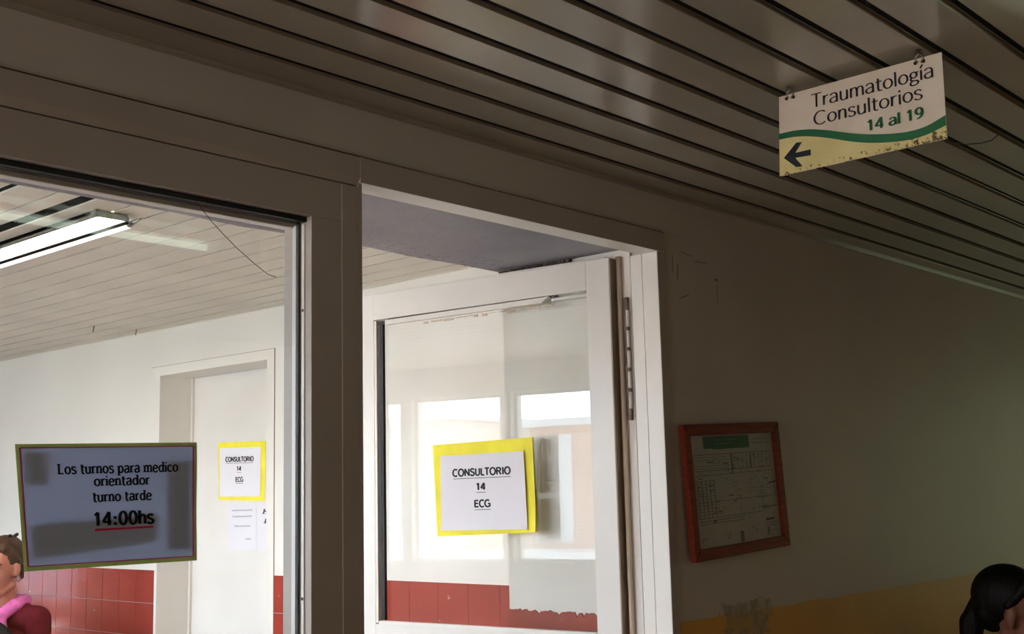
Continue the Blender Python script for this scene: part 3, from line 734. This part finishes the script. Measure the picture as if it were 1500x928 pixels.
for a in ((0, 0, 1, 0), (1, 0, 1, 1), (1, 1, 0, 1), (0, 1, 0, 0)):
    for i in range(10):
        line(NPi, a[0] + (a[2] - a[0]) * i / 10, a[1] + (a[3] - a[1]) * i / 10, a[0] + (a[2] - a[0]) * (i + 1) / 10, a[1] + (a[3] - a[1]) * (i + 1) / 10, .009, bm, .0007)
obj('marker_border', bm, M_magenta, e)
SL = dict(wv=.168, wh=.105, serif=.075)
def NL(u, v, h=0): return NP(u, v, h + .0004)
lettering('lettering', 'Los turnos para medico', NL, .205, .885, .245, .082, m=M_ink, parent=e, track=.03, **SL)
lettering('lettering', 'orientador', NL, .395, .715, .347, .080, m=M_ink, parent=e, track=.03, **SL)
lettering('lettering', 'turno tarde', NL, .385, .725, .475, .080, m=M_ink, parent=e, track=.03, **SL)
lettering('lettering', '14:00hs', NL, .38, .735, .670, .108, m=M_ink, parent=e, wv=.18, wh=.12)
flat('underline', NL, [(.39, .693), (.73, .690), (.73, .707), (.39, .712)], M_pinkred, e, h=.0010)
# pieces of paper stuck behind the pane at the notice
BPm = quadmap(*[c + Vector((0, .005, 0)) for c in cq], (0, -1, 0))
for uv in ([(.03, .06), (.15, .06), (.15, .33), (.03, .33)], [(.035, .64), (.745, .60), (.745, .82), (.04, .91)], [(.815, .15), (.96, .15), (.955, .90), (.805, .90)]):
    def Q(u, v, h=0, uv=uv):
        a = Vector(uv[0]).lerp(Vector(uv[1]), u); b = Vector(uv[3]).lerp(Vector(uv[2]), u); c = a.lerp(b, v); return BPm(c.x, c.y, -h)
    sheet('backing_paper', Q, M_tape, e, h0=0, h1=.0003, nu=2, nv=2)

# ================================================================== FRAMED PLAN
mp = empty('framed_plan', (2.895, -.012, 1.505), rot=(math.radians(-1.5), math.radians(-2.6), 0))
tag(mp, 'reddish wood framed evacuation plan hanging crooked on dark wall', 'picture')
FW, FH, FT = .492, .356, .030
bm = bmesh.new()
for q in ([(-FW / 2, FH / 2), (FW / 2, FH / 2), (FW / 2 - FT, FH / 2 - FT), (-FW / 2 + FT, FH / 2 - FT)], [(FW / 2, FH / 2), (FW / 2, -FH / 2), (FW / 2 - FT, -FH / 2 + FT), (FW / 2 - FT, FH / 2 - FT)],
          [(FW / 2, -FH / 2), (-FW / 2, -FH / 2), (-FW / 2 + FT, -FH / 2 + FT), (FW / 2 - FT, -FH / 2 + FT)], [(-FW / 2, -FH / 2), (-FW / 2, FH / 2), (-FW / 2 + FT, FH / 2 - FT), (-FW / 2 + FT, -FH / 2 + FT)]):
    b = bmesh.new(); f = [b.verts.new((x, -.012, z)) for x, z in q]; g = [b.verts.new((x, .006, z)) for x, z in q]
    b.faces.new(f); b.faces.new(g[::-1])
    for i in range(4): b.faces.new((f[i], f[(i + 1) % 4], g[(i + 1) % 4], g[i]))
    bmesh.ops.bevel(b, geom=b.edges[:], offset=.0018, segments=2, affect='EDGES')
    obj('frame_rail', b, M_wood, mp)
bm.free()
a_, b_ = FW / 2 - FT, FH / 2 - FT
M_plan = mat('plan_paper', (196, 200, 194), .5, .3, mott=.05, mscale=8)
boxes('plan_sheet', [(-a_ - .002, a_ + .002, -.002, .002, -b_ - .002, b_ + .002)], M_plan, mp)
PP = quadmap((-a_, -.002, b_), (a_, -.002, b_), (a_, -.002, -b_), (-a_, -.002, -b_), (0, -1, 0))
flat('green_heading', PP, [(.16, .012), (.70, .012), (.70, .13), (.26, .13), (.255, .122), (.16, .122)], mat('plan_green', (38, 104, 60), .5, .3, mott=.03), mp, h=.0005)
bm = bmesh.new(); random.seed(21)
L_ = lambda *a, w=.0045: line(PP, *a, w, bm, .0006)
def word(u0, u1, v, hh=.012):
    u = u0
    while u < u1:
        l = random.uniform(.008, .02); L_(u, v, u + l, v + random.uniform(-.003, .003), w=hh * .6); u += l + .006
def rect(u0, v0, u1, v1, w=.0045): L_(u0, v0, u1, v0, w=w); L_(u1, v0, u1, v1, w=w); L_(u1, v1, u0, v1, w=w); L_(u0, v1, u0, v0, w=w)
rect(.04, .175, .95, .32); rect(.04, .36, .97, .60); rect(.04, .60, .80, .74)
for v in (.20, .225, .275, .30): L_(.06, v, random.uniform(.4, .47), v + .002, w=.003)
for i in range(9): L_(.5 + i * .05, .18, .5 + i * .05, .32, w=.004)
for i in range(5): L_(.06 + .045 * i, .40, .06 + .045 * i, .74, w=.006)
for i in range(12): L_(.05, .41 + .027 * i, .25, .41 + .027 * i, w=.003)
for i in range(60):
    u = random.uniform(.06, .9); v = random.uniform(.19, .70); d = random.uniform(.015, .05)
    if not (.28 < u < .45 and .4 < v < .56): rect(u, v, u + d, v + d * random.uniform(.4, 1.1), w=.003)
for i in range(30):
    u = random.uniform(.05, .9); v = random.uniform(.19, .72); L_(u, v, u + random.uniform(.02, .08), v, w=random.choice((.003, .009)))
L_(.47, .18, .47, .36, w=.014); L_(.70, .2, .70, .32, w=.012); L_(.78, .70, .98, .70, w=.008); L_(.9, .48, .99, .47, w=.014)
for v in (.765, .79): word(.05, .55, v)
L_(.20, .775, .23, .775, w=.02)
L_(.82, .82, .93, .82, w=.018)
for v in (.855, .88, .93): word(.82, .95, v, .010)
rect(.835, .90, .85, .965, w=.008); rect(.50, .90, .53, .985, w=.010); L_(.515, .9, .515, .985, w=.012)
for i in range(26):
    u, v = random.gauss(.68, .025), random.gauss(.90, .022); L_(u, v, u + random.uniform(-.03, .03), v + random.uniform(-.02, .02), w=.003)
for i in range(14):
    u, v = random.gauss(.08, .015), random.gauss(.94, .025); L_(u, v, u + random.uniform(-.02, .02), v + random.uniform(-.03, .03), w=.003)
obj('plan_drawing', bm, mat('plan_ink', (92, 94, 92), .6, .2, mott=0), mp)
bm = bmesh.new()
for i in range(16):
    u, v = random.gauss(.36, .014), random.gauss(.915, .014); line(PP, u, v, u + random.uniform(-.02, .02), v + random.uniform(-.02, .02), .004, bm, .0006)
obj('red_stamp', bm, mat('stamp_ink', (150, 92, 84), .6, .2, mott=0), mp)
bm = bmesh.new()
for (u0, u1, v) in ((.30, .52, .045), (.30, .50, .08), (.74, .94, .05), (.74, .95, .09)):
    u = u0
    while u < u1: l = random.uniform(.01, .025); line(PP, u, v, u + l, v, .010, bm, .0008); u += l + .007
tag(obj('heading_print', bm, mat('plan_grey', (120, 150, 118), .6, .2, mott=0), mp), kind='stuff')
boxes('glass_cover', [(-a_ - .002, a_ + .002, -.0062, -.0047, -b_ - .002, b_ + .002)], glass_mat('picture_glass', (1, 1, 1), .8), mp)

# ================================================================== LAMPS
def end_block(bm, x, y0, y1, z): box(bm, x - .012, x + .012, y0, y1, z - .014, z + .014, bev=.003)
lf = empty('fluorescent_lamp', (1.915, 2.9, IC)); tag(lf, 'lit white double fluorescent batten on the corridor ceiling', 'lamp')
boxes('housing', [(-.082, -.074, -1.345, 1.4, -.022, .0), (.018, .024, -1.345, 1.4, -.022, .0), (-.082, .024, -1.345, -1.340, -.022, .0), (-.082, .05, -1.31, 1.4, -.012, .0)], M_steel, lf)
boxes('diffuser', [(-.073, .017, -1.339, 1.397, -.0205, -.013)], M_tube, lf)
boxes('dark_slot', [(.0245, .048, -1.31, 1.39, -.0215, -.0125)], M_void, lf)
tube_obj('tube', [(.062, -1.29, -.017), (.062, 1.37, -.017)], .0115, emis('spent_tube_light', (1.0, 0.97, 0.95), 2.2), lf, 12)
bm = bmesh.new(); tube(bm, [(.062, -1.29, -.017), (.062, -1.36, -.010)], .0110, 12, r2=.003); obj('tube_end', bm, M_steel, lf, True)
hl = empty('fluorescent_lamp', (1.42, -1.216, HC)); tag(hl, 'slim hall fluorescent tube reflected as pale streak in window', 'lamp')
boxes('housing', [(-.66, .66, -.02, .02, -.012, .045)], M_white, hl, bev=.002)
tube_obj('tube', [(-.62, 0, -.026), (.62, 0, -.026)], .0105, M_tube_hall, hl, 12)
for s in (-1, 1): boxes('lamp_holder', [(s * .64 - .012, s * .64 + .012, -.012, .012, -.038, -.012)], M_white, hl)
for i, (x, y) in enumerate(((3.07, 3.81), (3.297, 3.79))):
    t = tube_obj('ceiling_hook', [(x, y, IC), (x, y, IC - .014), (x, y + .010, IC - .022), (x, y + .004, IC - .03)], .0024, M_rust)
    tag(t, ('left' if i == 0 else 'right') + ' one of two small rusty hooks in the corridor ceiling', 'hook')
tag(tube_obj('loose_wire', [(1.181, .018, 2.038), (1.195, .012, 2.018), (1.212, .010, 2.000), (1.240, .010, 1.978), (1.271, .012, 1.957), (1.31, .016, 1.936), (1.344, .02, 1.920), (1.362, .018, 1.917)], .0006, M_black),
    'thin black wire dangling across the top of the partition window', 'wire')

# ================================================================== PEOPLE
def remesh(prims, voxel, smooth_it=2, T=None):
    bm = bmesh.new()
    for p in prims:
        if p[0] == 'c':
            a, b = Vector(p[1]), Vector(p[2]); ra, rb = p[3], p[4]; n = max(2, int((b - a).length / max(min(ra, rb) * .5, .003)))
            seg = 14
            d = (b - a); L = d.length
            q = d.to_track_quat('Z', 'Y').to_matrix().to_4x4() if L > 1e-6 else Matrix()
            bmesh.ops.create_cone(bm, segments=seg, radius1=ra, radius2=rb, depth=L, cap_ends=True, matrix=Matrix.Translation((a + b) / 2) @ q)
            for c, r in ((a, ra), (b, rb)): bmesh.ops.create_uvsphere(bm, u_segments=seg, v_segments=10, radius=r, matrix=Matrix.Translation(c))
        else:
            rot = p[3] if len(p) > 3 else Matrix()
            bmesh.ops.create_uvsphere(bm, u_segments=20, v_segments=14, radius=1, matrix=Matrix.Translation(p[1]) @ rot @ Matrix.Diagonal((*p[2], 1)))
    if T is not None: bmesh.ops.transform(bm, matrix=T, verts=bm.verts)
    me = bpy.data.meshes.new('tmp'); bm.to_mesh(me); bm.free()
    o = bpy.data.objects.new('tmp', me); COL.objects.link(o)
    m = o.modifiers.new('r', 'REMESH'); m.mode = 'VOXEL'; m.voxel_size = voxel; m.use_smooth_shade = True
    s = o.modifiers.new('s', 'SMOOTH'); s.factor = .5; s.iterations = smooth_it
    dg = bpy.context.evaluated_depsgraph_get(); dg.update()
    r = bpy.data.meshes.new_from_object(o.evaluated_get(dg)); bpy.data.objects.remove(o)
    return r
def rob(name, prims, voxel, m, parent, it=2, T=None):
    me = remesh(prims, voxel, it, T); me.name = name; me.materials.clear(); me.materials.append(m)
    o = bpy.data.objects.new(name, me); COL.objects.link(o); o.parent = parent; return o

def mk_skin(name, a, b):
    t = NT(name); t.b.inputs['Roughness'].default_value = .5; t.b.inputs['Subsurface Weight'].default_value = .15; t.b.inputs['Subsurface Radius'].default_value = (.012, .005, .003); t.b.inputs['Subsurface Scale'].default_value = 1
    t.l(t.ramp(t.noise(14, 3), .35, .65, lin(a), lin(b)), t.b.inputs['Base Color']); return t.m
def mk_hair(name, a, b):
    t = NT(name); t.b.inputs['Roughness'].default_value = .55; t.b.inputs['Specular IOR Level'].default_value = .2
    tc = t.n('ShaderNodeTexCoord'); mp_ = t.n('ShaderNodeMapping'); t.l(tc.outputs['Object'], mp_.inputs[0]); mp_.inputs['Scale'].default_value = (90, 90, 12)
    n = t.noise(2.2, 4, mp_.outputs[0]); t.l(t.ramp(n, .3, .7, lin(a), lin(b)), t.b.inputs['Base Color']); t.bump(n, .7, .004); return t.m
M_eyew = mat('eye_white', (225, 220, 214), .15, .5, mott=0); M_iris = mat('dark_iris', (40, 28, 20), .1, .5, mott=0)
M_lip = mat('lips', (160, 84, 78), .4, .4, mott=.05); M_brow = mat('eyebrow', (70, 48, 36), .8, .2, mott=.1)

def person(label, loc, yaw, E, skin, hair, hairprims, top, trousers, lean=.12, head_yaw=0, head_pitch=0, hs=1.0, group=None, shoe=None):
    root = empty('person', loc, yaw); tag(root, label, 'person', group)
    hx = lean + .06
    HT = Matrix.Translation((hx, 0, E)) @ Matrix.Rotation(head_yaw, 4, 'Z') @ Matrix.Rotation(head_pitch, 4, 'Y') @ Matrix.Scale(hs, 4)
    def tp(p):
        if p[0] == 'c': return ('c', HT @ Vector(p[1]), HT @ Vector(p[2]), p[3] * hs, p[4] * hs)
        r = HT.to_3x3().normalized().to_4x4(); return ('e', HT @ Vector(p[1]), tuple(x * hs for x in p[2]), r @ (p[3] if len(p) > 3 else Matrix()))
    head = [('e', (-.012, 0, .032), (.094, .074, .092)), ('e', (.03, 0, -.03), (.058, .056, .088)), ('e', (.058, 0, -.095), (.026, .028, .024)),
            ('c', (.0, .045, -.075), (.055, .02, -.10), .018, .017), ('c', (.0, -.045, -.075), (.055, -.02, -.10), .018, .017),
            ('c', (.086, 0, .008), (.105, 0, -.034), .008, .0115), ('e', (.094, .010, -.040), (.012, .009, .008)), ('e', (.094, -.010, -.040), (.012, .009, .008)),
            ('e', (.058, .036, -.030), (.026, .024, .026)), ('e', (.058, -.036, -.030), (.026, .024, .026)),
            ('c', (.076, -.036, .021), (.076, .036, .021), .013, .013),
            ('e', (.084, 0, -.062), (.012, .022, .007)), ('e', (.082, 0, -.073), (.012, .019, .008)),
            ('e', (.070, 0, -.066), (.022, .03, .022)),
            ('e', (-.004, .076, -.006), (.018, .007, .031)), ('e', (-.004, -.076, -.006), (.018, .007, .031)), ('c', (-.004, .07, -.03), (-.002, -.07, -.03), .012, .012)]
    sx = lean; shz = E - .25
    body = [tp(p) for p in head]
    body += [('c', (sx, 0, E - .27), (hx - .02, 0, E - .07), .052, .046), ('e', (0, 0, .54), (.13, .17, .11)), ('c', (0, 0, .56), (sx * .6, 0, E - .46), .115, .12),
             ('e', (sx * .85, 0, E - .42), (.115, .155, .17)), ('c', (sx, -.15, shz), (sx, .15, shz), .055, .055)]
    cloth = [('e', (0, 0, .55), (.15, .19, .12)), ('c', (0, 0, .58), (sx * .6, 0, E - .46), .135, .135), ('e', (sx * .85, 0, E - .42), (.135, .17, .18)),
             ('c', (sx, -.155, shz), (sx, .155, shz), .066, .066), ('c', (sx, -.09, shz + .03), (sx, .09, shz + .03), .05, .05)]
    legs = [('e', (-.01, 0, .53), (.15, .185, .095))]; shoes = []
    for s in (-1, 1):
        S = (sx, s * .17, shz); El = (sx + .07, s * .235, shz - .27); Wr = (sx + .27, s * .09, .66)
        body += [('c', S, El, .046, .038), ('c', El, Wr, .038, .026), ('e', (Wr[0] + .045, Wr[1] - s * .012, .645), (.045, .036, .018))]
        for k in range(4):
            y0 = Wr[1] - s * .012 + (k - 1.5) * .018; l = (.055, .066, .07, .058)[k if s > 0 else 3 - k]
            body += [('c', (Wr[0] + .075, y0, .645), (Wr[0] + .075 + l * .55, y0, .640), .0088, .0082), ('c', (Wr[0] + .075 + l * .55, y0, .640), (Wr[0] + .075 + l, y0, .622), .0082, .0072)]
        body += [('c', (Wr[0] + .02, Wr[1] - s * .035, .645), (Wr[0] + .065, Wr[1] - s * .062, .636), .0115, .009)]
        cloth += [('c', S, El, .062, .052), ('c', El, (Wr[0] - .01, Wr[1], .662), .052, .040)]
        body += [('c', (.02, s * .095, .53), (.43, s * .11, .52), .085, .06), ('c', (.43, s * .11, .50), (.45, s * .11, .09), .054, .036), ('c', (.43, s * .11, .05), (.60, s * .12, .035), .036, .028)]
        legs += [('c', (.02, s * .095, .53), (.43, s * .11, .525), .10, .074), ('c', (.43, s * .11, .50), (.45, s * .11, .12), .07, .056)]
        shoes += [('c', (.425, s * .11, .055), (.61, s * .12, .042), .046, .037)]
    rob('body', body, .0055, skin, root, 2)
    rob('blouse', cloth, .010, top, root, 3)
    rob('trousers', legs, .012, trousers, root, 3)
    rob('shoes', shoes, .008, M_black if shoe is None else shoe, root, 1)
    rob('hair', [tp(p) for p in hairprims], .0045, hair, root, 2)
    for s in (-1, 1):
        bm = bmesh.new(); bmesh.ops.create_uvsphere(bm, u_segments=16, v_segments=12, radius=.0115 * hs, matrix=Matrix.Translation(HT @ Vector((.0735, s * .031, 0)))); ey = obj('eye', bm, M_eyew, root, True)
        bm = bmesh.new(); bmesh.ops.create_uvsphere(bm, u_segments=12, v_segments=8, radius=.0058 * hs, matrix=Matrix.Translation(HT @ Vector((.0805, s * .031, -.001)))); obj('iris', bm, M_iris, ey, True)
        bm = bmesh.new(); tube(bm, [HT @ Vector((.080, s * .016, .020)), HT @ Vector((.085, s * .031, .026)), HT @ Vector((.070, s * .052, .021))], .0032, 6); obj('eyebrow', bm, M_brow, root, True)
        bm = bmesh.new(); tube(bm, [HT @ Vector((.079, s * .017, .004)), HT @ Vector((.0865, s * .031, .0085)), HT @ Vector((.077, s * .046, .003))], .0030, 6); obj('eyelid', bm, skin, root, True)
    rob('lips', [tp(('e', (.0905, 0, -.0625), (.007, .021, .0045))), tp(('e', (.0885, 0, -.072), (.008, .018, .0055)))], .0025, M_lip, root, 1)
    return root, HT

# seated woman in the corridor
skin1 = mk_skin('fair_skin', (164, 100, 80), (184, 120, 98)); hair1 = mk_hair('light_brown_hair', (52, 32, 20), (84, 56, 38))
hp1 = [('e', (-.026, 0, .042), (.098, .083, .094)), ('e', (-.06, 0, .015), (.050, .068, .075)), ('c', (.030, .055, .080), (-.008, .076, .022), .020, .012), ('c', (.030, -.055, .080), (-.008, -.076, .022), .020, .012),
       ('c', (.045, -.045, .088), (.045, .045, .088), .021, .021), ('e', (-.10, .0, .03), (.035, .045, .04)), ('c', (-.030, .072, .0), (-.045, .064, -.05), .014, .010), ('c', (-.030, -.072, 0), (-.045, -.064, -.05), .014, .010)]
wl, HT1 = person('seated woman with light brown hair in dark maroon cardigan and pink scarf', (2.91, 4.11, 0), math.radians(180 + 27), 1.215, skin1, hair1, hp1,
            mat('maroon_knit', (92, 22, 34), .9, .1, mott=.15, mscale=30, bump=.5, bscale=200), mat('dark_trousers', (40, 40, 46), .9, .1), lean=.13, head_yaw=math.radians(2), head_pitch=math.radians(6), hs=1.12)
M_scarf = mat('pink_scarf_cloth', (222, 110, 176), .8, .2, mott=.12, mscale=20, bump=1.0, bscale=35, bdist=.010)
rob('scarf', [('c', (.17, -.07, 1.035), (.235, -.03, .985), .034, .03), ('c', (.17, .07, 1.035), (.235, .03, .985), .034, .03), ('c', (.10, -.07, 1.05), (.17, -.075, 1.035), .03, .034), ('c', (.10, .07, 1.05), (.17, .075, 1.035), .03, .034),
               ('c', (.24, .035, .98), (.29, .10, .76), .032, .042), ('c', (.24, -.035, .98), (.285, -.04, .76), .032, .042), ('c', (.07, -.05, 1.05), (.07, .05, 1.05), .03, .03),
               ('e', (.285, .10, .83), (.022, .055, .11)), ('e', (.28, -.05, .83), (.022, .045, .11))], .008, M_scarf, wl, 2)
bm = bmesh.new(); bmesh.ops.create_uvsphere(bm, u_segments=10, v_segments=8, radius=.011, matrix=Matrix.Translation(HT1 @ Vector((-.02, .03, .130)))); 
box(bm, -.03, .03, -.006, .006, -.006, .006, bev=.002, T=HT1 @ Matrix.Translation((-.045, .03, .124)) @ Matrix.Rotation(.3, 4, 'Y')); obj('hair_clip', bm, M_black, wl, False)
bm = bmesh.new(); pts = [HT1 @ Vector((.0 + .013 * math.cos(t), .083, -.047 + .013 * math.sin(t))) for t in [2 * PI * k / 14 for k in range(15)]]; tube(bm, pts, .0016, 6, caps=False); obj('earring', bm, M_steel, wl, True)
hb = empty('handbag', (2.91, 4.11, 0), math.radians(180 + 27)); tag(hb, 'black rounded handbag held on the lap of the seated woman', 'bag')
M_bag = mat('black_leather', (8, 8, 13), .6, .2, mott=.1, mscale=20, bump=.3, bscale=120)
rob('bag_body', [('e', (.45, .10, .82), (.06, .21, .19)), ('c', (.43, -.06, .70), (.43, .22, .70), .06, .06)], .009, M_bag, hb, 2)
tube_obj('bag_strap', [(.43, -.06, .93), (.40, -.04, .90), (.375, .02, .87), (.375, .12, .87), (.40, .18, .90), (.43, .20, .93)], .006, M_bag, hb)
# seated dark-haired woman in the hall
skin2 = mk_skin('tan_skin', (118, 74, 58), (136, 88, 70)); hair2 = mk_hair('black_hair', (5, 5, 6), (12, 11, 12))
hp2 = [('e', (-.038, 0, .043), (.100, .083, .092)), ('e', (-.07, 0, .01), (.054, .068, .078)), ('c', (.026, -.055, .082), (-.012, -.076, .025), .018, .011), ('c', (.026, .055, .082), (-.012, .076, .025), .018, .011), ('c', (.036, -.05, .090), (.036, .05, .090), .022, .022), ('e', (-.105, 0, .005), (.035, .03, .03)), ('c', (-.11, 0, .0), (-.130, 0, -.05), .034, .034), ('c', (-.130, 0, -.05), (-.125, 0, -.24), .036, .024), ('c', (-.125, 0, -.24), (-.12, 0, -.32), .022, .006)]
wr_, HT2 = person('dark-haired woman with ponytail seated against the yellow dado', (3.62, -.40, 0), math.radians(-92), 1.130, skin2, hair2, hp2,
             mat('pale_blouse_cloth', (150, 150, 140), .9, .1, mott=.05), mat('black_trousers', (26, 26, 30), .9, .1), lean=.03, head_yaw=math.radians(7), head_pitch=math.radians(8))
# benches
def bench(label, loc, rz, L):
    e = empty('bench', loc, rz); tag(e, label, 'bench', None)
    for i in range(3): boxes('seat_slat', [(-L / 2, L / 2, -.20 + i * .135, -.20 + i * .135 + .125, .405, .43)], M_bench, e, bev=.004)
    for s in (-1, 1):
        for y in (-.17, .17): boxes('leg', [(s * (L / 2 - .12) - .02, s * (L / 2 - .12) + .02, y - .02, y + .02, 0, .405)], M_steel, e)
bench('wooden slatted bench under the woman with ponytail', (3.7, -.27, 0), 0, 1.6)
bench('wooden slatted bench under the woman in maroon', (3.12, 4.25, 0), PI / 2, 1.8)
